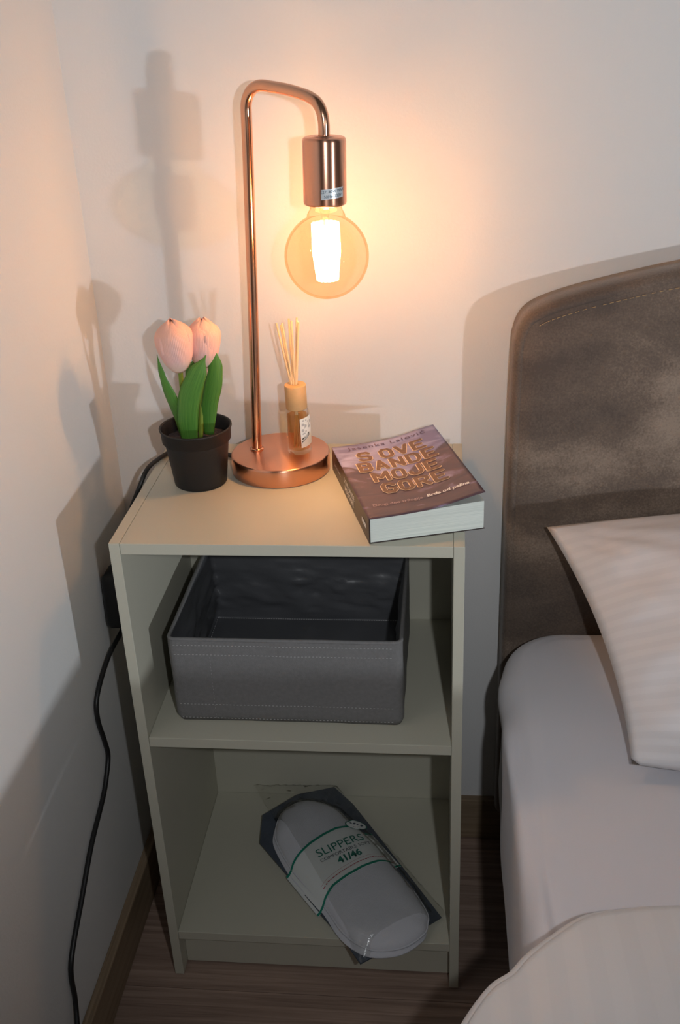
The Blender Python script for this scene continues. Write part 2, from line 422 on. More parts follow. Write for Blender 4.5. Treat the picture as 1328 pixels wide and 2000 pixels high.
# ------------------------------------------------------------ room
XL, YB, XR, YF, ZC = -0.0795, 0.0115, 3.25, -3.4, 2.5
def struct(name, bm, m, **k): return tag(obj(name, bm, m, **k), kind='structure')
struct('wall_left', bx((XL - 0.1, YF, 0), (XL, YB, ZC)), wallm)
struct('wall_back', bx((XL - 0.1, YB, 0), (XR + 0.1, YB + 0.1, ZC)), wallm)
flo = struct('floor', bx((XL - 0.1, YF - 0.1, -0.06), (XR + 0.1, YB + 0.1, -0.009)), bookdark)
pw, plen = 0.186, 1.15
pm = None
for r in range(19):
    y0 = YB - 0.002 - (r + 1) * pw + 0.05
    for k in range(4):
        x0 = XL + 0.002 - (0.05 + 0.47 * ((r * 7) % 5) / 5) + k * plen
        lo = max(x0, XL + 0.001); hi = min(x0 + plen - 0.0012, XR - 0.001); ya = max(y0, YF + 0.001); yb_ = min(y0 + pw - 0.001, YB - 0.001)
        if hi - lo < 0.05 or yb_ - ya < 0.02: continue
        o = obj('plank', bx((lo, ya, -0.009), (hi, yb_, 0)), floorm, flo)
bt, bh = 0.0129, 0.0802
struct('baseboard_left', bx((XL, YF, 0), (XL + bt, YB, bh)), basem_y, bevel=0.002)
struct('baseboard_back', bx((XL + bt, YB - bt + 0.0005, 0), (XR, YB, bh)), basem_x, bevel=0.002)

# ------------------------------------------------------------ nightstand
W, D, H, T, TT = 0.40, 0.2918, 0.6983, 0.0125, 0.0142
ZS, ZBT = 0.4236, 0.0861
ns = thing('nightstand', 'tall beige open nightstand with two shelves between the wall and the bed', 'nightstand', (W / 2, -D / 2, 0))
Y0 = -D; Y1 = -0.003
obj('side_panel', bx((0, Y0, 0.003), (T, Y1, H)), cabm, ns, bevel=0.0006)
obj('side_panel', bx((W - T, Y0, 0.003), (W, Y1, H)), cabm, ns, bevel=0.0006)
obj('top_panel', bx((T + 0.0003, Y0 + 0.0004, H - TT), (W - T - 0.0003, Y1, H - 0.0002)), cabm, ns, bevel=0.0006)
obj('shelf', bx((T + 0.0002, Y0 + 0.001, ZS - TT), (W - T - 0.0002, Y1 - 0.004, ZS)), cabm, ns, bevel=0.0006)
obj('shelf', bx((T + 0.0002, Y0 + 0.001, ZBT - TT), (W - T - 0.0002, Y1 - 0.004, ZBT)), cabm, ns, bevel=0.0006)
obj('plinth', bx((T + 0.0002, -0.268, 0.003), (W - T - 0.0002, -0.268 + T, ZBT - TT - 0.0002)), cabm, ns, bevel=0.0006)
obj('back_panel', bx((T + 0.0002, Y1 - 0.0035, ZBT - TT), (W - T - 0.0002, Y1 - 0.0005, H - TT - 0.0002)), cabm, ns)
for x in (T / 2, W - T / 2):
    for y in (Y0 + 0.02, Y1 - 0.02):
        obj('foot_glide', lathe([(0, 0), (0.005, 0), (0.005, 0.0032), (0, 0.0032)], (x, y, 0), 12), blackpl, ns)

# ------------------------------------------------------------ storage box
bo = thing('storage_box', 'dark grey fabric storage box with stitched hems on the middle shelf', 'box', (0.185, -0.14, ZS))
BX0, BX1, BY0, BY1, BZ = 0.040, 0.3285, -0.2555, -0.016, ZS + 0.1225
def rrect(x0, x1, y0, y1, r, n=5):
    P = []
    for cx, cy, a0 in ((x1 - r, y1 - r, 0), (x0 + r, y1 - r, 90), (x0 + r, y0 + r, 180), (x1 - r, y0 + r, 270)):
        for k in range(n + 1):
            a = math.radians(a0 + 90 * k / n); P.append(Vector((cx + r * math.cos(a), cy + r * math.sin(a), 0)))
    return P
def densify(P, step):
    out = []
    for a, b in zip(P, P[1:] + P[:1]):
        n = max(1, int((b - a).length / step))
        out += [a.lerp(b, k / n) for k in range(n)]
    return out
def shell(x0, x1, y0, y1, r, z0, z1, nz, wob, cap_bottom=True):
    bm = bmesh.new(); base = densify(rrect(x0, x1, y0, y1, r), 0.008); cx, cy = (x0 + x1) / 2, (y0 + y1) / 2
    rings = []
    for k in range(nz + 1):
        z = z0 + (z1 - z0) * k / nz
        ring = []
        for p in base:
            d = wob(p, (z - z0) / (z1 - z0)); q = Vector((p.x, p.y, z)); n = Vector((p.x - cx, p.y - cy, 0)).normalized()
            ring.append(bm.verts.new(q + n * d[0] + Vector((0, 0, d[1]))))
        rings.append(ring)
    for a, b in zip(rings[:-1], rings[1:]):
        for i in range(len(a)):
            j = (i + 1) % len(a); bm.faces.new((a[i], a[j], b[j], b[i]))
    if cap_bottom: bm.faces.new(rings[0])
    return bm, base
def wob_out(p, t):
    low = (1 - smoothstep(0, 0.06, t)) * -0.004
    return (0.0012 * noise.noise(Vector((p.x * 25, p.y * 25, t * 3))) + low, 0.0008 * noise.noise(Vector((p.x * 20, p.y * 20, 9))) * t)
def wob_in(p, t):
    n = noise.noise(Vector((p.x * 22 + 5, p.y * 14, t * 4.0)))
    n2 = abs(noise.noise(Vector((p.x * 40 + t * 30, p.y * 10, t * 12 + 3))))
    a = math.sin(math.pi * min(1, t * 1.05)) if t < 0.95 else 0
    return (-(0.006 + 0.009 * n + 0.010 * (0.4 - n2)) * max(0, a), 0)
bm, _ = shell(BX0, BX1, BY0, BY1, 0.009, ZS, BZ, 14, wob_out)
obj('box_body', bm, boxm, bo, smooth=True)
bm, _ = shell(BX0 + 0.0035, BX1 - 0.0035, BY0 + 0.0035, BY1 - 0.0035, 0.007, ZS + 0.004, BZ - 0.0005, 26, wob_in)
obj('lining', bm, boxin, bo, smooth=True, label='dark shiny nylon lining with creases')
# rim binding
rim = [Vector((p.x, p.y, BZ + 0.0008 * noise.noise(Vector((p.x * 20, p.y * 20, 9))))) for p in densify(rrect(BX0 + 0.0018, BX1 - 0.0018, BY0 + 0.0018, BY1 - 0.0018, 0.008), 0.008)]
obj('rim', tube(rim + [rim[0]], 0.0026, 8, caps=False), boxm, bo, smooth=True)
# stitches
bm = bmesh.new()
def stitch_line(bm, pts, step=0.0032, ln=0.0021, w=0.0004):
    acc = 0
    for a, b in zip(pts[:-1], pts[1:]):
        L = (b - a).length; n = max(1, int(L / step)); d = (b - a) / n
        for k in range(n):
            s = a + d * k; e = s + d.normalized() * min(ln, d.length * 0.7)
            tube([s, e], w, 4, bm)
def front_pt(x, z):
    t = (z - ZS) / (BZ - ZS); p = Vector((x, BY0, 0)); dd = wob_out(p, t)
    n = Vector((x - (BX0 + BX1) / 2, BY0 - (BY0 + BY1) / 2, 0)).normalized()
    return Vector((x, BY0, z)) + n * dd[0] + Vector((0, -0.0003, 0))
for z in (BZ - 0.0075, BZ - 0.021, ZS + 0.027, ZS + 0.006):
    stitch_line(bm, [front_pt(BX0 + 0.008 + 0.27 * k / 60, z) for k in range(61)])
for x in (BX0 + 0.052, ):
    stitch_line(bm, [front_pt(x, ZS + 0.006 + 0.095 * k / 20) for k in range(21)], w=0.0002)
obj('stitching', bm, stitchm, bo, kind='stuff')
bm = bmesh.new()
for a, b in (((BX0 + .008, BY1 - .007), (BX1 - .008, BY1 - .007)), ((BX0 + .008, BY0 + .012), (BX0 + .008, BY1 - .008)), ((BX1 - .008, BY0 + .012), (BX1 - .008, BY1 - .008))):
    stitch_line(bm, [Vector((*a, ZS + 0.0065)).lerp(Vector((*b, ZS + 0.0065)), k / 40) for k in range(41)], w=0.0005)
obj('lining_seam', bm, stitchm, bo, kind='stuff')
obj('base_board', bx((BX0 + 0.007, BY0 + 0.007, ZS + 0.0045), (BX1 - 0.007, BY1 - 0.007, ZS + 0.006)), boxin, bo)

# ------------------------------------------------------------ slipper pack
PZ, PK = ZBT + 0.004, 0.06
def pz(x, y): return PZ + PK * max(0, (y + 0.26)) if True else 0
sp = thing('slipper_pack', 'white disposable slippers with green bordered paper band sealed in clear plastic on the bottom shelf', 'slippers', (0.24, -0.17, ZBT))
outl = [(0.2358, -0.0918), (0.262, -0.118), (0.287, -0.148), (0.3112, -0.1805), (0.337, -0.216), (0.3566, -0.2521), (0.3575, -0.270), (0.3537, -0.2866), (0.3317, -0.308), (0.3063, -0.3173), (0.2762, -0.3158), (0.244, -0.2925), (0.2153, -0.251), (0.186, -0.218), (0.1586, -0.1853), (0.1308, -0.1384), (0.1248, -0.1125), (0.1296, -0.08), (0.1476, -0.0589), (0.1669, -0.0526), (0.193, -0.0568), (0.2166, -0.0697)]
A0, A1 = Vector((0.172, -0.108)), Vector((0.303, -0.262))
def axis_q(p):
    d = A1 - A0; t = max(0, min(1, (p - A0).dot(d) / d.dot(d))); return A0 + d * t, t
oc = [Vector(p) for p in outl]
def outline_r(p):
    """fraction of the way from the axis to the outline"""
    q, t = axis_q(p); d = p - q
    if d.length < 1e-6: return 0.0
    best = 1e9
    for a, b in zip(oc, oc[1:] + oc[:1]):
        e = b - a; den = d.x * e.y - d.y * e.x
        if abs(den) < 1e-12: continue
        w = a - q; s = (w.x * e.y - w.y * e.x) / den; u = (w.x * d.y - w.y * d.x) / den
        if s > 0 and -1e-6 <= u <= 1 + 1e-6: best = min(best, s)
    return min(1.5, 1 / best)
SH = 0.021
def hf(x, y):
    r = min(1, outline_r(Vector((x, y))))
    return pz(x, y) + 0.0105 + (SH - 0.0055) * (1 - r ** 3.2) ** 0.6
def slipper_mesh(dx, dy, z0, h, sole=0.006, crease=True):
    bm = bmesh.new(); O = [Vector((*p, 0)) for p in outl]; O = cr_spline(O + [O[0]], 4)[:-1]
    rings = []
    spec = [(0.93, -0.003), (1.0, 0.0)] + [(r, None) for r in (0.99, 0.96, 0.9, 0.8, 0.65, 0.48, 0.3, 0.14, 0.02)]
    for r, zz in spec + [(0.0, None)]:
        ring = []
        for p in O:
            q, t = axis_q(p.xy); v = q + (p.xy - q) * r
            z = pz(v.x, v.y) + z0 + (zz if zz is not None else h * (1 - r ** 3.2) ** 0.6)
            if zz is None and crease:
                # soft dent across the toe upper
                                z += 0.001 * noise.noise(Vector((v.x * 40, v.y * 40, 2)))
            ring.append(bm.verts.new((v.x + dx, v.y + dy, z)))
        rings.append(ring)
    for a, b in zip(rings[:-1], rings[1:]):
        for i in range(len(a)):
            j = (i + 1) % len(a); bm.faces.new((a[i], a[j], b[j], b[i]))
    bm.faces.new(rings[0][::-1])
    edge = [v.co.copy() for v in rings[1]]
    n_ = len(rings[-1])
    bmesh.ops.remove_doubles(bm, verts=rings[-1], dist=0.0002)
    return bm, edge
bm, e1 = slipper_mesh(-0.002, -0.006, 0.004, 0.009, crease=False)
s2 = obj('slipper', bm, slipm, sp, smooth=True, label='lower slipper of the pair')
obj('edge_piping', tube(e1 + [e1[0]], 0.0014, 6, caps=False), slipm, s2, smooth=True)
bm, e1 = slipper_mesh(0, 0, 0.0095, SH - 0.0055)
s1 = obj('slipper', bm, slipm, sp, smooth=True, label='upper slipper of the pair')
obj('edge_piping', tube(e1 + [e1[0]], 0.0015, 6, caps=False), slipm, s1, smooth=True)
# backing sheet and bag
backing = [(0.0985, -0.077), (0.147, -0.031), (0.2045, -0.012), (0.238, -0.048), (0.2731, -0.0987), (0.3763, -0.2515), (0.326, -0.293), (0.2700, -0.3350), (0.2540, -0.3110), (0.1030, -0.1320)]
bm = bmesh.new()
vs = [bm.verts.new((x, y, pz(x, y) + 0.001)) for x, y in backing]
bm.faces.new(vs)
bmesh.ops.triangulate(bm, faces=bm.faces); 
r = bmesh.ops.extrude_face_region(bm, geom=bm.faces[:])
bmesh.ops.translate(bm, verts=[g for g in r['geom'] if isinstance(g, bmesh.types.BMVert)], vec=(0, 0, 0.002))
obj('backing_sheet', bm, backm, sp, label='slate grey sheet behind the slippers')
bagq = [(0.075, -0.014), (0.2277 - 0.02, -0.0095), (0.384, -0.247), (0.2705, -0.334)]  # tl, tr, br, bl
def bag_side(u, v):
    tl, tr, br, bl = [Vector(p) for p in bagq]
    a = tl.lerp(tr, u); b = bl.lerp(br, u); p = a.lerp(b, v)
    j = 0.003 * noise.noise(Vector((u * 9, v * 9, 0)))
    return p + Vector((j if u in (0, 1) else 0, j if v in (0, 1) else 0))
def bag_top(u, v):
    p = bag_side(u, v); r = outline_r(p)
    z = hf(p.x, p.y) if r < 1 else pz(p.x, p.y) + 0.004 + 0.010 * max(0, 1 - (r - 1) * 6)
    e = min(u, 1 - u, v, 1 - v)
    z += 0.003 + 0.004 * max(0, min(1, (r - 1.0) * 5)) * noise.noise(Vector((p.x * 110, p.y * 70, 8))) + 0.0014 * noise.noise(Vector((p.x * 60, p.y * 60, 1))) + 0.0006 * noise.noise(Vector((p.x * 170, p.y * 90, 4)))
    z = min(z, pz(p.x, p.y) + 0.0028 + e * 0.5) if e < 0.04 else z
    return Vector((p.x, p.y, max(z, pz(p.x, p.y) + 0.0035)))
obj('plastic_bag', grid(bag_top, 56, 84), filmm, sp, smooth=True, label='crinkled clear plastic bag')
# paper band
bt_ = [Vector(p) for p in ((0.1515, -0.1960), (0.1672, -0.1697), (0.1817, -0.1516), (0.1996, -0.1341), (0.2175, -0.1202), (0.236, -0.1123), (0.2540, -0.108), (0.2703, -0.1085))]
bb_ = [Vector(p) for p in ((0.2060, -0.2620), (0.224, -0.2286), (0.2441, -0.2096), (0.2649, -0.193), (0.2861, -0.1799), (0.3043, -0.1734), (0.3110, -0.1705), (0.3174, -0.168))]
def lerpl(P, u):
    x = u * (len(P) - 1); i = min(int(x), len(P) - 2); return P[i].lerp(P[i + 1], x - i)
def bz(p, e=0.0016):
    r = outline_r(p)
    return (hf(p.x, p.y) if r < 1 else pz(p.x, p.y) + 0.003 + 0.0075 * max(0, 1 - (r - 1) * 14)) + e
def band_pt(u, v, e=0.0016):
    p = lerpl(bt_, u).lerp(lerpl(bb_, u), v); return Vector((p.x, p.y, bz(p, e)))
bd = obj('paper_band', grid(lambda u, v: band_pt(u, v), 40, 24), bandm, sp, smooth=True, label='pale paper band with green borders')
solid(bd, 0.0004)
for nm, v0, v1 in (('green_border', 0.0, 0.045), ('green_border', 0.955, 1.0)):
    obj(nm, grid(lambda u, v: band_pt(u, v0 + (v1 - v0) * v, 0.0022), 40, 2), inkgreen2, bd, smooth=True)
eT = Vector((0.841, 0.540)); uT = Vector((-0.540, 0.841))
def band_text(o):
    o = Vector(o)
    def f(x, y):
        p = o + eT * x + uT * y; return Vector((p.x, p.y, bz(p, 0.0026)))
    return f
text('print_slippers', 'SLIPPERS', 0.0205, band_text((0.2275, -0.1535)), inkgreen, bd, spacing=1.0, label='large green word')
text('print_comfort', 'COMFORTABLE SOFT', 0.0085, band_text((0.2365, -0.1640)), inkgrey, bd)
text('print_size', '41/46', 0.0165, band_text((0.2435, -0.1745)), inkgreen, bd, bold=0.0006, label='bold green size digits')
bm = bmesh.new()
for row, v in ((0, 0.80), (1, 0.86)):
    u = 0.10
    while u < 0.92:
        du = random.uniform(0.008, 0.03)
        if row == 1:
            vs = [bm.verts.new(band_pt(a, b, 0.0024)) for a, b in ((u, v - 0.008), (u + du, v - 0.008), (u + du, v + 0.008), (u, v + 0.008))]
        else:
            du = 0.03; vs = [bm.verts.new(band_pt(a, b, 0.0024)) for a, b in ((u, v - 0.002), (u + du, v - 0.002), (u + du, v + 0.002), (u, v + 0.002))]
        bm.faces.new(vs); u += du + (0.006 if row else 0)
obj('print_fine_line', bm, inkred, bd, kind='stuff', label='thin red line of tiny print')
# oval emblem
oo = Vector((0.2475, -0.1080))
def emz(p, e):
    return max(bz(p, e), bz(oo - Vector((0.004, 0.003)), e) - 0.45 * max(0, (p - oo).dot(Vector((0.85, 0.53)))))
def oval(a, b, e, n=40, inner=None):
    bm = bmesh.new()
    P = lambda s, k: (lambda p: Vector((p.x, p.y, emz(p, e))))(oo + Vector((0.97, 0.10)) * a * s * math.cos(k) + Vector((-0.10, 0.97)) * b * s * math.sin(k))
    if inner is None:
        c = bm.verts.new(P(0, 0)); R = [bm.verts.new(P(1, 2 * math.pi * i / n)) for i in range(n)]
        for i in range(n): bm.faces.new((c, R[i], R[(i + 1) % n]))
    else:
        R = [bm.verts.new(P(1, 2 * math.pi * i / n)) for i in range(n)]; S = [bm.verts.new(P(inner, 2 * math.pi * i / n)) for i in range(n)]
        for i in range(n): j = (i + 1) % n; bm.faces.new((R[i], R[j], S[j], S[i]))
    return bm
em = obj('emblem', oval(0.0165, 0.0105, 0.0028), bandm, bd, label='oval emblem with green outline')
obj('emblem_ring', oval(0.0168, 0.0108, 0.0032, inner=0.9), inkgreen, bd)
bm = bmesh.new()
for dx, dy, rr in ((-0.009, 0.001, 0.0026), (-0.003, 0.0015, 0.0024), (0.002, 0.0, 0.0016), (0.008, 0.001, 0.0026), (0.0, -0.006, 0.0008), (0.003, -0.006, 0.0008), (-0.003, -0.006, 0.0008)):
    c = oo + Vector((dx, dy)); vs = [bm.verts.new((c.x + rr * math.cos(a), c.y + rr * .8 * math.sin(a), emz(c, 0.0036))) for a in [k * math.pi / 4 for k in range(8)]]; bm.faces.new(vs)
obj('emblem_print', bm, inkgrey, bd, kind='stuff')

# ------------------------------------------------------------ table lamp
LC = Vector((0.1680, -0.0835)); LR = 0.0630; HB = 0.0240
lamp = thing('table_lamp', 'copper table lamp with bent tube arm and glowing globe bulb on the nightstand', 'lamp', (LC.x, LC.y, H))
pr = [(0, 0), (LR - 0.001, 0), (LR, 0.001)] + [(LR, HB - 0.0035)] + [(LR - 0.0025 + 0.0025 * math.cos(a), HB - 0.0025 + 0.0025 * math.sin(a)) for a in [math.radians(d) for d in (20, 45, 70, 90)]] + [(LR * 0.6, HB + 0.0002), (0, HB + 0.0003)]
obj('base', lathe(pr, (LC.x, LC.y, H), 96), copper, lamp, smooth=True)
pole_pts = [(0.1370, -0.0780, H + HB), (0.1375, -0.0780, 0.735), (0.1466, -0.0810, 0.9090), (0.1510, -0.0830, 1.0004), (0.1553, -0.0860, 1.0859), (0.1570, -0.0870, 1.1265), (0.1577, -0.0875, 1.1372), (0.1607, -0.0890, 1.1461), (0.1668, -0.0920, 1.1535), (0.1766, -0.0980, 1.1573), (0.1900, -0.1060, 1.1562), (0.2081, -0.1180, 1.1539), (0.2248, -0.1300, 1.1503), (0.2353, -0.1380, 1.1470), (0.2429, -0.1450, 1.1422), (0.2477, -0.1490, 1.1339), (0.2495, -0.1500, 1.1229), (0.2492, -0.1500, 1.1060)]
obj('tube_arm', tube(cr_spline(pole_pts, 6), 0.0062, 20), coppertube, lamp, smooth=True)
obj('pole_collar', lathe([(0.0062, 0), (0.0088, 0.0), (0.0088, 0.0018), (0.0064, 0.0026)], (0.1370, -0.078, H + HB), 32), coppertube, lamp, smooth=True)
ST, SB = Vector((0.2492, -0.1500, 1.1095)), Vector((0.2472, -0.1500, 1.0400))
ax = (SB - ST).normalized(); SLn = (SB - ST).length; SR = 0.0232
prof = [(0.0064, -0.0010), (0.0105, -0.0006), (0.0107, 0.0), (SR - 0.004, 0.0)] + [(SR - 0.004 + 0.004 * math.sin(a), 0.004 - 0.004 * math.cos(a)) for a in [math.radians(d) for d in (20, 40, 60, 90)]] + [(SR + 0.0002, SLn - 0.003), (SR - 0.0004, SLn - 0.001), (SR - 0.0022, SLn), (SR - 0.0025, SLn - 0.02)]
sk = obj('bulb_socket', lathe(prof, ST, 64, axis=ax), copper, lamp, smooth=True, label='brushed copper cylinder socket')
obj('socket_insert', lathe([(SR - 0.0026, SLn - 0.004), (0.0165, SLn - 0.004), (0.0165, SLn - 0.02), (0, SLn - 0.02)], ST, 40, axis=ax), socketm, sk, smooth=True)
# rating sticker wrapped on the socket
def sock_pt(a, t, e=0.0003):
    M = Vector((0, 0, 1)).rotation_difference(ax).to_matrix()
    c = ST + ax * t
    return Vector((c.x + (SR + e) * math.cos(a), c.y + (SR + e) * math.sin(a), c.z))
a0, a1 = math.radians(266), math.radians(330)
stk = obj('rating_sticker', grid(lambda u, v: sock_pt(a0 + (a1 - a0) * u, 0.0505 + 0.0105 * v - 0.0015 * u), 20, 3), silverm, sk, smooth=True, label='small silver rating sticker')
def stk_fn(t0):
    def f(x, y): return sock_pt(a0 + (a1 - a0) * 0.5 + x / SR, t0 - y - 0.0015 * (0.5 + x / 0.027), 0.0006)
    return f
text('sticker_print', 'E27, 40W MAX', 0.0042, stk_fn(0.0533), inkblue, sk)
text('sticker_print', '50Hz~230V', 0.0042, stk_fn(0.0583), inkblue, sk)
# bulb
BC = Vector((0.2464, -0.1500, 0.9845)); BR = 0.0466
up = -ax
prof = []
for k in range(0, 33):
    a = math.radians(180 - k * 4.78)
    prof.append((BR * math.sin(a), BR * math.cos(a)))
prof += [(0.0205, 0.0455), (0.0178, 0.0500), (0.0168, 0.0560), (0.0160, 0.066)]
prof[0] = (0, -BR)
prof = [p for p in prof if not (p[1] > 0.040 and p[0] > 0.027)]
prof = [p for i, p in enumerate(prof) if i == 0 or p[1] > prof[i - 1][1] - 1e-9]
bl = obj('globe_bulb', lathe(prof, BC, 64, axis=up), bulbglass, lamp, smooth=True, label='amber glass globe bulb')
fc = BC + Vector((0, 0, 0.006))
bm = bmesh.new()
for k in range(16):
    a = 2 * math.pi * k / 16
    p0 = fc + Vector((0.0135 * math.cos(a), 0.0135 * math.sin(a), 0.030)); p1 = fc + Vector((0.0105 * math.cos(a + 0.3), 0.0105 * math.sin(a + 0.3), -0.032))
    tube([p0, p0.lerp(p1, 0.5) + Vector((0.002 * math.cos(a), 0.002 * math.sin(a), 0)), p1], 0.0021, 6, bm)
obj('filament', bm, filam, bl, smooth=True, label='glowing bundle of filament strips')
obj('glass_stem', lathe([(0, 0.055), (0.008, 0.055), (0.005, 0.040), (0.0022, 0.030), (0.0022, -0.010), (0, -0.012)], fc, 16), clearglass, bl, smooth=True)
pl_ = point('bulb_light', (fc.x, fc.y, fc.z), BULB_W, BULB_COL, 0.014); pl_.parent = lamp; pl_.location = fc - ROOT[lamp]
# power cord with its inline switch, running behind the pot and down beside the nightstand
cordA = cr_spline([(0.1085, -0.0640, H + 0.0055), (0.0950, -0.0520, H + 0.0042), (0.0600, -0.0330, H + 0.0035), (0.0300, -0.0260, H + 0.0034), (0.0120, -0.0390, H + 0.0034), (0.0020, -0.0640, H + 0.0042), (-0.0075, -0.0890, H + 0.0005), (-0.0160, -0.1060, H - 0.018), (-0.0350, -0.1120, H - 0.060), (-0.0500, -0.1080, 0.590), (-0.0560, -0.1050, 0.558)], 8)
cd = obj('power_cord', tube(cordA, 0.0030, 10), blackpl, lamp, smooth=True, label='black power cord')
cordB = cr_spline([(-0.0580, -0.1180, 0.492), (-0.0610, -0.1230, 0.474), (-0.0715, -0.1650, 0.4560), (-0.0748, -0.2160, 0.4310), (-0.0750, -0.2280, 0.402), (-0.0750, -0.2180, 0.357), (-0.0750, -0.2150, 0.3290), (-0.0750, -0.2340, 0.3070), (-0.0750, -0.2576, 0.2917), (-0.0750, -0.3184, 0.2688), (-0.0750, -0.3728, 0.2356), (-0.0750, -0.4378, 0.1928), (-0.0745, -0.4484, 0.142), (-0.0700, -0.466, 0.115), (-0.0600, -0.505, 0.070), (-0.045, -0.57, 0.012), (-0.03, -0.66, 0.0040), (-0.02, -0.9, 0.0040)], 8)
obj('power_cord', tube(cordB, 0.0033, 10), blackpl, lamp, smooth=True, label='black cord hanging down the left wall')
def rbox(lo, hi, r=0.006):
    bm = bx(lo, hi); bmesh.ops.bevel(bm, geom=bm.edges[:], offset=r, segments=4, profile=0.5, affect='EDGES'); return bm
bm = rbox((-0.0755, -0.147, 0.488), (-0.0450, -0.095, 0.566), 0.009)
for v in bm.verts:
    k = (v.co.z - 0.488) / 0.078; v.co.y = -0.118 + (v.co.y + 0.118) * (1.12 - 0.32 * k)
obj('cord_switch_box', bm, blackpl, lamp, smooth=True, label='black moulded box in the cord beside the nightstand')

# ------------------------------------------------------------ potted tulips
PC = Vector((0.0715, -0.1245))
pt = thing('potted_tulip', 'artificial pink tulips with green leaves in a small black pot', 'plant', (PC.x, PC.y, H))
PR, PH = 0.0448, 0.0755
prof = [(0, 0.0005), (0.0300, 0.0005), (0.0318, 0.0), (0.0328, 0.0015), (0.0393, 0.0555), (0.0405, 0.0575), (0.0425, 0.0585), (0.0435, 0.0735), (PR, 0.0740), (PR, 0.0755), (0.0432, 0.0760), (0.0422, 0.0745), (0.0410, 0.0600), (0.0400, 0.0560)]
obj('pot', lathe([(r, z) for r, z in prof], (PC.x, PC.y, H), 64), potm, pt, smooth=True)
so = obj('soil', grid(lambda u, v: Vector((PC.x + 0.0398 * v * math.cos(2 * math.pi * u), PC.y + 0.0398 * v * math.sin(2 * math.pi * u), H + 0.058 + 0.0022 * noise.noise(Vector((v * math.cos(2 * math.pi * u) * 5, v * math.sin(2 * math.pi * u) * 5, 0))))), 36, 12), soilm, pt)
def tulip(c, base, r, h, rot, lean, stem_pts):
    c = Vector(c)
    st = obj('stem', tube(cr_spline(stem_pts, 6), 0.0030, 8), stemm, pt, smooth=True)
    bloom = thing('bloom', None, None, (0, 0, 0)); col.objects.unlink(bloom); bpy.data.objects.remove(bloom)
    M = Matrix.Rotation(lean[0], 3, 'X') @ Matrix.Rotation(lean[1], 3, 'Y')
    inner = None
    for lay, (n, rs, hs) in enumerate(((3, 0.86, 0.99), (3, 1.0, 0.96))):
        for k in range(n):
            a0 = rot + 2 * math.pi * k / n + (math.pi / n if lay == 0 else 0)
            def f(u, v, a0=a0, rs=rs, hs=hs, lay=lay, k=k):
                # profile of a tulip cup
                t = v
                rr = r * rs * (math.sin(math.pi * min(1, t * 0.72 + 0.03)) ** 0.5) * (1.0 - 0.04 * t)
                if t > 0.68: rr *= 1 - 0.80 * ((t - 0.68) / 0.32) ** 2.2
                w = (1.08 if lay else 1.1) * (1 - max(0, (t - 0.70) / 0.30) ** 3.0 * 0.55)
                a = a0 + (u - 0.5) * 2 * w * math.radians(68)
                rim = 1 + 0.035 * (abs(u - 0.5) * 2) ** 2 * (-1 if lay else 1) + 0.02 * math.sin(k * 2 + t * 7)
                z = h * hs * (t ** 1.0) - h * 0.05 * ((u - 0.5) * 2) ** 2 * smoothstep(0.6, 1, t)
                return c + M @ Vector((rr * rim * math.cos(a), rr * rim * math.sin(a), z))
            o = obj('petal', grid(f, 12, 18), petalm, pt, smooth=True)
            solid(o, 0.0007)
    return
tulip((0.0630, -0.136, 0.8485), None, 0.0232, 0.0665, -1.20, (0.10, -0.04), [(0.0640, -0.126, H + 0.058), (0.0615, -0.129, 0.800), (0.0630, -0.134, 0.853)])
tulip((0.0885, -0.116, 0.8470), None, 0.0218, 0.0620, -2.1, (0.04, 0.06), [(0.0760, -0.122, H + 0.058), (0.0815, -0.119, 0.800), (0.0875, -0.117, 0.851)])
def leaf(name, spine, widths, nrm, fold=0.25, twist=0.0):
    P = cr_spline(spine, 6); n = len(P) - 1
    nrm = Vector(nrm).normalized()
    def wd(t):
        x = t * (len(widths) - 1); i = min(int(x), len(widths) - 2); f = x - i; f = f * f * (3 - 2 * f); return widths[i] * (1 - f) + widths[i + 1] * f
    def f(u, v):
        x = v * n; i = min(int(x), n - 1); p = P[i].lerp(P[i + 1], x - i); t = (P[min(i + 1, n)] - P[max(i - 1, 0)]).normalized()
        nn = Matrix.Rotation(twist * v, 3, t) @ nrm
        side = t.cross(nn).normalized(); no = side.cross(t).normalized()
        s = (u - 0.5) * 2; w = wd(v)
        return p + side * s * w + no * fold * w * (s * s)
    o = obj(name, grid(f, 8, 30), leafm, pt, smooth=True); solid(o, 0.0006); return o
# front big leaf, right leaf, left leaf, rear leaf
leaf('leaf', [(0.0665, -0.142, 0.7600), (0.0680, -0.147, 0.7900), (0.0740, -0.150, 0.8200), (0.0860, -0.149, 0.8480), (0.0985, -0.144, 0.8700)], [0.0105, 0.0125, 0.0135, 0.0115, 0.0006], (0, -1, 0.15), -0.25)
leaf('leaf', [(0.0870, -0.121, 0.7600), (0.0905, -0.123, 0.7950), (0.0990, -0.126, 0.8250), (0.1040, -0.126, 0.8480), (0.1050, -0.124, 0.8740)], [0.0060, 0.0100, 0.0105, 0.0085, 0.0005], (0.15, -1, 0.1), -0.25)
leaf('leaf', [(0.0590, -0.130, 0.7600), (0.0560, -0.137, 0.7900), (0.0490, -0.143, 0.8180), (0.0425, -0.144, 0.8450), (0.0395, -0.143, 0.8710)], [0.0100, 0.0105, 0.0082, 0.0045, 0.0004], (-0.35, -1, 0.1), -0.3)
leaf('leaf', [(0.0700, -0.112, 0.7600), (0.0720, -0.108, 0.8000), (0.0740, -0.108, 0.8350), (0.0800, -0.112, 0.8600)], [0.0100, 0.0130, 0.0120, 0.0005], (0.1, -1, 0.1), -0.25)

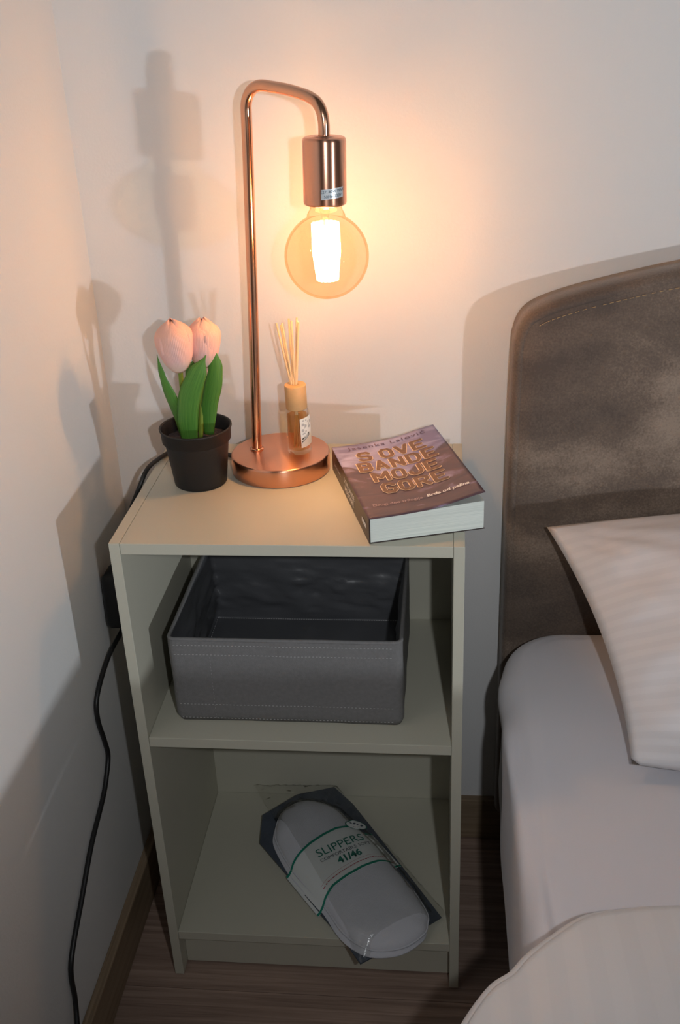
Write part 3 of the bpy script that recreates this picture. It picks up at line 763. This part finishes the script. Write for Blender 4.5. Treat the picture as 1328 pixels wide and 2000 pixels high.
# ------------------------------------------------------------ reed diffuser
DC = Vector((0.1935, -0.0850, H + HB + 0.0004))
rd = thing('reed_diffuser', 'small glass reed diffuser with wooden collar standing on the copper lamp base', 'diffuser', DC)
axd = Vector((-0.012, -0.01, 1)).normalized()
DR = 0.0155
gp = [(0, 0.0), (DR - 0.003, 0.0), (DR - 0.0006, 0.001), (DR, 0.0035), (DR, 0.0540), (DR - 0.001, 0.0575), (DR - 0.004, 0.0595), (0.0105, 0.0600), (0.0100, 0.0640), (0.0085, 0.0640), (0.0085, 0.0595), (DR - 0.0045, 0.0582), (DR - 0.0022, 0.0555), (DR - 0.0018, 0.0530), (DR - 0.0018, 0.0055), (DR - 0.004, 0.0040), (0, 0.0038)]
obj('glass_bottle', lathe(gp, DC, 48, axis=axd), clearglass, rd, smooth=True)
obj('oil', lathe([(0, 0.0055), (DR - 0.0040, 0.0055), (DR - 0.0022, 0.0065), (DR - 0.0021, 0.0500), (0, 0.0502)], DC, 40, axis=axd), liquidm, rd, smooth=True, label='amber scented oil')
capz = 0.0590
cap = obj('wooden_collar', lathe([(0.0105, capz), (0.0130, capz), (0.0134, capz + 0.0008), (0.0134, capz + 0.0300), (0.0130, capz + 0.0310), (0.0045, capz + 0.0310), (0.0045, capz + 0.0250), (0, capz + 0.0250)], DC, 40, axis=axd), woodcap, rd, smooth=True)
for p in cap.data.polygons: p.use_smooth = abs(p.normal.dot(axd)) < 0.8
ctop = DC + axd * (capz + 0.031)
lab0, lab1 = math.radians(288), math.radians(362)
def dlab(u, v, e=0.0004):
    a = lab0 + (lab1 - lab0) * u; c = DC + axd * (0.0105 + 0.0385 * v + 0.003 * u)
    return Vector((c.x + (DR + e) * math.cos(a), c.y + (DR + e) * math.sin(a), c.z))
lb = obj('label', grid(dlab, 20, 8), whitep, rd, smooth=True, label='white floral label')
bm = bmesh.new()
for i in range(16):
    u, v = random.uniform(0.15, 0.8), random.uniform(0.45, 0.93); r0 = random.uniform(0.02, 0.06)
    vs = [bm.verts.new(dlab(u + r0 * 1.6 * math.cos(a), min(.98, v + r0 * math.sin(a)), 0.0006 + i * 1e-5)) for a in [k * math.pi / 3 + i for k in range(6)]]; bm.faces.new(vs)
obj('flower_print', bm, lablue, rd, kind='stuff')
bm = bmesh.new()
for (u0, v0, u1, v1, w) in ((0.08, 0.30, 0.62, 0.44, 0.022), (0.05, 0.20, 0.60, 0.37, 0.015), (0.55, 0.45, 0.62, 0.36, 0.02)):
    vs = [bm.verts.new(dlab(u0 + (u1 - u0) * k / 6, v0 + (v1 - v0) * k / 6 + s * w, 0.0007)) for s in (-1, 1) for k in (range(7) if s == -1 else range(6, -1, -1))]; bm.faces.new(vs)
obj('brush_print', bm, labdark, rd)
for i, (tx, ty, tz) in enumerate(((0.1752, -0.090, 0.8915), (0.1785, -0.080, 0.8865), (0.1824, -0.092, 0.8920), (0.1885, -0.078, 0.8935), (0.1940, -0.092, 0.8945), (0.1992, -0.083, 0.8960), (0.2020, -0.090, 0.8925))):
    k = i / 6 - 0.5
    b0 = ctop + Vector((-0.0015 + k * 0.0060, 0.0012 * (-1) ** i, -0.006))
    low = DC + Vector((-k * 0.012, 0.004 * (-1) ** (i + 1), 0.008))
    obj('reed_stick', tube([low, b0, (tx, ty, tz)], 0.00125, 7), reedm, rd, smooth=True)

# ------------------------------------------------------------ book
BA, BB, BCn = Vector((0.2325, -0.0800)), Vector((0.2955, -0.2862)), Vector((0.4235, -0.2500))
ev = Vector((-0.2900, 0.9570)); eu = Vector((0.9570, 0.2900))
BWd, BHt, BTh = 0.1325, 0.2080, 0.0300
bk = thing('book', 'thick paperback with purple mountain cover and orange title lettering', 'book', (BB.x, BB.y, H))
def bpnt(u, v, z):  # u across (m), v up the page (m)
    p = BB + eu * u + ev * v; return Vector((p.x, p.y, H + z))
def ribbed(u0, u1, v0, v1, z0, z1, fn=None):
    bm = bmesh.new(); box(bm, (u0, v0, z0), (u1, v1, z1))
    bmesh.ops.subdivide_edges(bm, edges=bm.edges[:], cuts=8, use_grid_fill=True)
    for v in bm.verts: v.co = bpnt(*(fn(v.co) if fn else v.co))
    return bm
def page_shape(c):
    # the text block swells a little towards the fore edge
    u, v, z = c; k = u / BWd
    sw = 0.004 * smoothstep(0.1, 1.0, k) if z > 0.01 else 0
    return (u, v, z + (sw + 0.0015 * k) * (z / BTh))
pagesm, nt, b = newmat('page_edges')
N, L = nt.nodes, nt.links
tc = N.new('ShaderNodeTexCoord'); mp = N.new('ShaderNodeMapping'); mp.inputs['Scale'].default_value = (6, 6, 1800); L.new(tc.outputs['Object'], mp.inputs['Vector'])
nz = N.new('ShaderNodeTexNoise'); nz.inputs['Scale'].default_value = 1; L.new(mp.outputs['Vector'], nz.inputs['Vector'])
rr = N.new('ShaderNodeValToRGB'); rr.color_ramp.elements[0].color = (0.62, 0.67, 0.62, 1); rr.color_ramp.elements[1].color = (0.76, 0.80, 0.74, 1); rr.color_ramp.elements[0].position = 0.35; rr.color_ramp.elements[1].position = 0.6
L.new(nz.outputs['Fac'], rr.inputs['Fac']); L.new(rr.outputs['Color'], b.inputs['Base Color']); b.inputs['Roughness'].default_value = 0.85
obj('page_block', ribbed(0.0012, BWd - 0.001, 0.001, BHt - 0.001, 0.0008, BTh - 0.0009, page_shape), pagesm, bk, label='pale stack of pages')
obj('back_cover', ribbed(0.0, BWd, 0, BHt, 0.0, 0.0007), bookdark, bk)
spn = obj('spine', ribbed(-0.0006, 0.0008, 0, BHt, 0.0, BTh), bookdark, bk, label='dark book spine')
def cov_z(u, v):
    k = u / BWd; base = BTh + 0.0003 + 0.0056 * smoothstep(0.1, 1, k)
    return base + 0.010 * smoothstep(0.45, 1.05, k) * k
def cover_fn(u, v, e=0.0): return bpnt(u, v, cov_z(u, v) + e)
fcv = obj('front_cover', grid(lambda u, v: cover_fn(-0.0006 + u * (BWd + 0.0006), v * BHt), 30, 30), coverm, bk, smooth=True, label='purple and brown mountain landscape cover curling up')
solid(fcv, 0.0004)
def cov_text(cu_, cv_, e, rot=0.0, sx=1.0):
    def f(x, y): return cover_fn(cu_ + x * sx, cv_ + y, e)
    return f
text('author_name', 'Jasenka Lalović', 0.0125, cov_text(0.068, 0.1945, 0.0006, sx=1.12), mat('author_ink', (0.12, 0.07, 0.12), 0.5), fcv, spacing=1.15)
rows = [('S OVE', 0.1650, 0.066), ('BANDE', 0.1340, 0.066), ('MOJE', 0.1020, 0.068), ('GORE', 0.0690, 0.070)]
GLY = {'S': [[(1, .86), (.8, 1), (.2, 1), (0, .86), (0, .66), (.2, .53), (.8, .47), (1, .34), (1, .14), (.8, 0), (.2, 0), (0, .14)]],
       'O': [[(.25, 0), (0, .2), (0, .8), (.25, 1), (.75, 1), (1, .8), (1, .2), (.75, 0), (.25, 0)]],
       'V': [[(0, 1), (.5, 0), (1, 1)]], 'E': [[(1, 1), (0, 1), (0, 0), (1, 0)], [(0, .5), (.8, .5)]],
       'B': [[(0, 0), (0, 1), (.75, 1), (1, .86), (1, .66), (.75, .52), (0, .52)], [(.75, .52), (1, .38), (1, .15), (.75, 0), (0, 0)]],
       'A': [[(0, 0), (.5, 1), (1, 0)], [(.2, .3), (.8, .3)]], 'N': [[(0, 0), (0, 1), (1, 0), (1, 1)]],
       'D': [[(0, 0), (0, 1), (.7, 1), (1, .78), (1, .22), (.7, 0), (0, 0)]], 'M': [[(0, 0), (0, 1), (.5, .35), (1, 1), (1, 0)]],
       'J': [[(1, 1), (1, .2), (.75, 0), (.25, 0), (0, .2), (0, .36)]],
       'G': [[(1, .8), (.75, 1), (.25, 1), (0, .8), (0, .2), (.25, 0), (.75, 0), (1, .2), (1, .45), (.6, .45)]],
       'R': [[(0, 0), (0, 1), (.75, 1), (1, .86), (1, .64), (.75, .5), (0, .5)], [(.5, .5), (1, 0)]]}
def block_row(body, cu_, cv_, hw, e, m, name, lab=None):
    """heavy block capitals drawn as mitred strokes on the curved cover; hw = half stroke width"""
    HT, WD, GAP = 0.0222, 0.0124, 0.0076
    ws = [WD * (1.3 if c == 'M' else 1.0) if c != ' ' else 0.0 for c in body]
    tot = sum(ws) + GAP * (len(body) - 1); x = cu_ - tot / 2; bm = bmesh.new()
    for c, w in zip(body, ws):
        for pl__ in GLY.get(c, []):
            P = [Vector((x + a * w, cv_ + (b - 0.5) * HT)) for a, b in pl__]
            closed = (P[0] - P[-1]).length < 1e-6
            for a, b in zip(P[:-1], P[1:]):
                d = (b - a).normalized(); n = Vector((-d.y, d.x)) * hw; k0 = a - d * hw * 0.45; k1 = b + d * hw * 0.45
                nseg = 3
                for k in range(nseg):
                    p0 = k0.lerp(k1, k / nseg); p1 = k0.lerp(k1, (k + 1) / nseg)
                    bm.faces.new([bm.verts.new(cover_fn(q.x, q.y, e)) for q in (p0 - n, p1 - n, p1 + n, p0 + n)])
            for p in P:
                bm.faces.new([bm.verts.new(cover_fn(p.x + hw * math.cos(t), p.y + hw * math.sin(t), e)) for t in [k * math.pi / 5 for k in range(10)]])
        x += w + GAP
    obj(name, bm, m, fcv, label=lab)
for s_, v, u in rows:
    block_row(s_, u, v, 0.0032, 0.0006, titleo, 'title_outline')
    block_row(s_, u, v, 0.0024, 0.0011, titlef, 'title_lettering', 'brown title lettering')
text('subtitle', 'Drugi deo trilogije', 0.0078, cov_text(0.040, 0.0300, 0.0007), mat('subtitle_ink', (0.50, 0.36, 0.36), 0.5), fcv)
text('subtitle', 'Brda od pelina', 0.0085, cov_text(0.0985, 0.0310, 0.0007), whiteink, fcv, bold=0.0003, shear=0.2)
def spine_fn(cv_, z0, sx=1.0):
    def f(x, y): return bpnt(-0.0010, cv_ - x * sx, z0 + y)
    return f
text('spine_author', 'Jasenka Lalović', 0.0060, spine_fn(0.172, 0.015), whiteink, spn)
text('spine_title', 'S OVE BANDE', 0.0095, spine_fn(0.103, 0.0195), whiteink, spn, bold=0.0003)
text('spine_title', 'MOJE GORE', 0.0095, spine_fn(0.103, 0.0100), whiteink, spn, bold=0.0003)
text('spine_mark', 'Laguna', 0.0065, spine_fn(0.026, 0.015), whiteink, spn) if False else obj('spine_mark', grid(lambda u, v: bpnt(-0.0010, 0.012 + 0.022 * u, 0.012 + 0.006 * v), 1, 1), whiteink, spn)

# ------------------------------------------------------------ bed: headboard + frame
BXL, BXR = 0.4575, 2.08
bed = thing('bed', 'brown suede upholstered bed frame with curved headboard against the back wall', 'bed', ((BXL + BXR) / 2, -1.0, 0))
topc = [(0.4575, 0.10), (0.4578, 0.42), (0.4580, 0.69), (0.4595, 0.83), (0.4620, 0.857), (0.4665, 0.871), (0.4740, 0.8825), (0.4875, 0.892), (0.5109, 0.9015), (0.5464, 0.9120), (0.6047, 0.9260), (0.6500, 0.9355), (0.75, 0.954), (0.90, 0.974), (1.08, 0.987), (1.26, 0.992)]
mirror = [(BXL + BXR - x, z) for x, z in topc[::-1]]
prof_pts = [Vector((x, 0, z)) for x, z in topc] + [Vector((x, 0, z)) for x, z in mirror]
prof_pts = cr_spline(prof_pts, 4)
def inset(P, d):
    out = []
    for i, p in enumerate(P):
        t = (P[min(i + 1, len(P) - 1)] - P[max(0, i - 1)]).normalized()
        n = Vector((t.z, 0, -t.x))
        out.append(p + n * d)
    return out
HY1, HY0 = YB - 0.0035, -0.050   # back, front
bm = bmesh.new()
sec = [(0.004, HY1), (0.0, HY1 - 0.004), (0.0, HY0 + 0.016), (0.0012, HY0 + 0.009), (0.0045, HY0 + 0.0035), (0.0095, HY0 + 0.0012), (0.0125, HY0 + 0.0022)]
rings = []
for d, y in sec:
    q = inset(prof_pts, d); rings.append([bm.verts.new((p.x, y, max(p.z, 0.1))) for p in q])
for a, b in zip(rings[:-1], rings[1:]):
    for i in range(len(a) - 1): bm.faces.new((a[i], a[i + 1], b[i + 1], b[i]))
bm.faces.new(rings[0]);
hb = obj('headboard', bm, suedem, bed, smooth=True)
# front field of the headboard, slightly padded
q = inset(prof_pts, 0.0125)
def field(u, v):
    x = u * (len(q) - 1); i = min(int(x), len(q) - 2); p = q[i].lerp(q[i + 1], x - i)
    c = Vector(((BXL + BXR) / 2, 0, 0.10))
    t = v
    base = Vector((p.x, 0, p.z)); cc = Vector((max(BXL + 0.1, min(BXR - 0.1, p.x)) * 0.5 + c.x * 0.5, 0, 0.10)); pp = base.lerp(cc, t)
    return Vector((pp.x, HY0 + 0.0022 - 0.0035 * smoothstep(0, 0.03, t) + 0.0006 * noise.noise(Vector((pp.x * 12, pp.z * 12, 0))), pp.z))
obj('headboard_panel', grid(field, len(q) - 1, 50), suedem, hb, smooth=True)
bm = bmesh.new()
qs = [Vector((p.x, HY0 - 0.0002, p.z)) for p in inset(prof_pts, 0.0185)]
qs = [p for p in qs if 0.80 < p.z and p.x < 1.3 and p.x > 0.49]
stitch_line(bm, qs, step=0.007, ln=0.0048, w=0.00045)
obj('seam_stitching', bm, tanstitch, hb, kind='stuff', label='tan stitching along the headboard edge')
bm = rbox((0.475, -2.0, 0.05), (BXR - 0.02, HY0 - 0.002, 0.20), 0.01)
obj('base', bm, suedem, bed, smooth=False)
for x in (0.52, BXR - 0.06):
    for y in (-0.12, -1.94):
        obj('leg', lathe([(0, 0), (0.018, 0), (0.022, 0.05), (0, 0.05)], (x, y, 0), 20), blackpl, bed)

# ------------------------------------------------------------ mattress with fitted sheet
mt = thing('mattress', 'mattress in smooth white fitted sheet on the brown bed', 'mattress', (1.25, -1.0, 0.2))
MX0, MX1, MY0, MY1, MZ0, MZ1 = 0.4535, 2.06, -1.98, -0.054, 0.202, 0.452
def perim(d, r=0.085, n=10):
    rr = max(0.012, r - d * 0.8); P = []
    x0, x1, y0, y1 = MX0 + d, MX1 - d, MY0 + d, MY1 - d
    for cx, cy, a0 in ((x1 - rr, y1 - rr, 0), (x0 + rr, y1 - rr, 90), (x0 + rr, y0 + rr, 180), (x1 - rr, y0 + rr, 270)):
        for k in range(n + 1):
            a = math.radians(a0 + 90 * k / n); P.append(Vector((cx + rr * math.cos(a), cy + rr * math.sin(a), 0)))
    cx, cy = None, None
    # subdivide straight runs with equal counts so rings match
    out = []
    m = n + 1
    for i in range(4):
        blk = P[i * m:(i + 1) * m]; nxt = P[((i + 1) * m) % len(P)]
        out += blk; cnt = 16 if i in (0, 2) else 60
        out += [blk[-1].lerp(nxt, k / cnt) for k in range(1, cnt)]
    return out
spec = [(0.012, MZ0), (0.0, MZ0 + 0.012), (0.002, MZ0 + 0.06), (0.004, 0.33), (0.002, 0.375), (0.0005, 0.405), (0.002, 0.420), (0.006, 0.432), (0.013, 0.441), (0.024, 0.447), (0.028, MZ1 - 0.004), (0.032, MZ1 - 0.003), (0.036, MZ1 - 0.002), (0.040, MZ1 - 0.001), (0.044, MZ1 - 0.0006), (0.09, MZ1 + 0.002), (0.16, MZ1 + 0.003), (0.3, MZ1 + 0.003), (0.5, MZ1 + 0.003), (0.75, MZ1 + 0.003)]
bm = bmesh.new(); rings = []
def sheet_disp(p, d):
    v = p.copy()
    # long soft fold running along the bedside edge
    if p.z > 0.25:
        for (x0, y0, x1, y1, amp, w) in ((0.452, -0.225, 0.483, -0.66, 0.009, 0.005), (0.451, -0.21, 0.466, -0.42, 0.006, 0.004), (0.456, -0.34, 0.468, -0.70, 0.007, 0.004)):
            if y1 < p.y < y0:
                t = (p.y - y0) / (y1 - y0); xx = x0 + (x1 - x0) * t
                g = math.exp(-((p.x - xx) / w) ** 2) * math.sin(math.pi * t) ** 0.5
                g2 = math.exp(-((p.x - xx - w * 1.6) / (w * 0.8)) ** 2) * math.sin(math.pi * t) ** 0.5
                v.z += amp * (g - 0.5 * g2) * (1 if p.z > 0.40 else 0); v.x -= amp * 0.6 * g
    # gathered bump near the head corner
    c = Vector((0.452, -0.185, 0.425)); dd = (p - c); g = math.exp(-(dd.x / 0.025) ** 2 - (dd.y / 0.030) ** 2 - (dd.z / 0.026) ** 2)
    v.x -= 0.013 * g; v.z += 0.002 * g
    v.z += 0.0015 * noise.noise(Vector((p.x * 9, p.y * 7, 0))) if d > 0.03 else 0
    # radial gathers at the corner
    a = math.atan2(p.y + 0.20, p.x - 0.45)
    v.x -= 0.0012 * math.sin(a * 26) * math.exp(-((p.x - 0.47) / 0.03) ** 2 - ((p.y + 0.20) / 0.05) ** 2)
    return v
for d, z in spec:
    rings.append([bm.verts.new(sheet_disp(Vector((p.x, p.y, z)), d)) for p in perim(d)])
for a, b in zip(rings[:-1], rings[1:]):
    for i in range(len(a)):
        j = (i + 1) % len(a); bm.faces.new((a[i], a[j], b[j], b[i]))
bm.faces.new(rings[0][::-1]); bm.faces.new(rings[-1])
obj('fitted_sheet', bm, sheetm, mt, smooth=True, subsurf=1)

# ------------------------------------------------------------ pillow
pA, pB = Vector((0.5070, -0.098, 0.6230)), Vector((0.5835, -0.374, 0.474))
pl = thing('pillow', 'plump white pillow in satin striped case leaning on the brown headboard', 'pillow', (0.9, -0.2, 0.45))
pC = pA + Vector((0.66, 0.015, 0.010)); pD = pB + Vector((0.62, 0.0, 0.0))
nrm = (pC - pA).cross(pB - pA).normalized()
if nrm.z < 0: nrm = -nrm
def pil(side):
    def f(u, v):
        a = pA.lerp(pC, u); b = pB.lerp(pD, u)
        # bowed edges, pinched corners
        p = a.lerp(b, v)
        su, sv = 1 - (2 * u - 1) ** 2, 1 - (2 * v - 1) ** 2
        eu_ = (2 * u - 1); ev_ = (2 * v - 1)
        p += (pA - pB).normalized() * (0.022 * su * (-ev_)) 
        p -= Vector((1, 0, 0)) * (0.019 * sv * eu_)
        th = (0.078 if side > 0 else 0.042) * (max(0, 1 - abs(eu_) ** 2.6) ** 0.75) * (max(0, 1 - abs(ev_) ** 2.4) ** 0.75)
        w = 0.0028 * noise.noise(Vector((u * 9, v * 7, side))) + 0.003 * math.sin(30 * (v + 0.6 * u)) * (1 - smoothstep(0, 0.25, u))
        ang = math.atan2(v, u * 1.3 + 1e-6); rad = math.hypot(u * 1.3, v)
        w += 0.0035 * math.sin(ang * 17 + 2.5 * noise.noise(Vector((u * 4, v * 4, 7)))) * math.exp(-rad / 0.45) * smoothstep(0.0, 0.12, rad)
        e = min(u, 1 - u, v, 1 - v)
        return p + nrm * side * (th + w * smoothstep(0, 0.08, e))
    return f
bm = grid(pil(1), 70, 50); grid(pil(-1), 70, 50, bm)
bmesh.ops.remove_doubles(bm, verts=bm.verts, dist=0.0004)
obj('pillowcase', bm, pillowm, pl, smooth=True)

# ------------------------------------------------------------ duvet
dv = thing('duvet', 'thick white striped duvet folded back across the foot side of the bed', 'duvet', (1.2, -1.2, 0.45))
edge = cr_spline([(0.362, -1.15, 0.44), (0.360, -0.95, 0.445), (0.362, -0.82, 0.45), (0.372, -0.745, 0.465), (0.390, -0.718, 0.478), (0.403, -0.697, 0.480), (0.417, -0.679, 0.482), (0.433, -0.666, 0.482), (0.446, -0.650, 0.483), (0.466, -0.632, 0.484), (0.500, -0.606, 0.485), (0.535, -0.597, 0.485), (0.591, -0.590, 0.485), (0.75, -0.585, 0.485), (1.1, -0.585, 0.485), (1.8, -0.60, 0.485), (2.12, -0.62, 0.48)], 5)
ctr = Vector((1.25, -1.45, 0.53))
def duv(u, v):
    x = u * (len(edge) - 1); i = min(int(x), len(edge) - 2); p = edge[i].lerp(edge[i + 1], x - i)
    inn = Vector((max(0.62, min(1.9, p.x + 0.1)), -1.55, 0.52)) if p.y > -0.84 else Vector((1.0, p.y - 0.4, 0.52))
    d = Vector((inn.x - p.x, inn.y - p.y, 0)); L_ = d.length; d = d / L_
    # v: 0..0.25 underside, 0.25..0.5 round, rest top
    if v < 0.2:
        k = v / 0.2; s = 0.10 * (1 - k) + 0.012; z = -0.026 - 0.008 * (1 - k)
    elif v < 0.5:
        a = (v - 0.2) / 0.3 * math.pi; s = 0.024 * (1 - math.sin(a)) + 0.012 * (1 - (v - 0.2) / 0.3) ; z = -0.026 * math.cos(a)
    else:
        k = (v - 0.5) / 0.5; s = 0.024 + (L_ - 0.03) * k ** 1.4; z = 0.026 + 0.035 * (1 - math.exp(-s / 0.12))
    q = p + d * s; z = p.z + z
    if v > 0.35:
        z += (0.007 * noise.noise(Vector((q.x * 6, q.y * 6, 3))) + 0.004 * noise.noise(Vector((q.x * 17, q.y * 9, 6)))) * smoothstep(0.35, 0.6, v)
    # keep the duvet on the mattress where it lies over it
    zz = z
    if q.x > 0.44: zz = max(zz, 0.4605)
    return Vector((q.x, q.y, zz))
bm = grid(duv, len(edge) * 2, 70)
uvl = bm.loops.layers.uv.verify()
for f in bm.faces:
    for l in f.loops: l[uvl].uv = (l.vert.co.x * 1.0, l.vert.co.y)
obj('duvet_cover', bm, duvetm, dv, smooth=True)
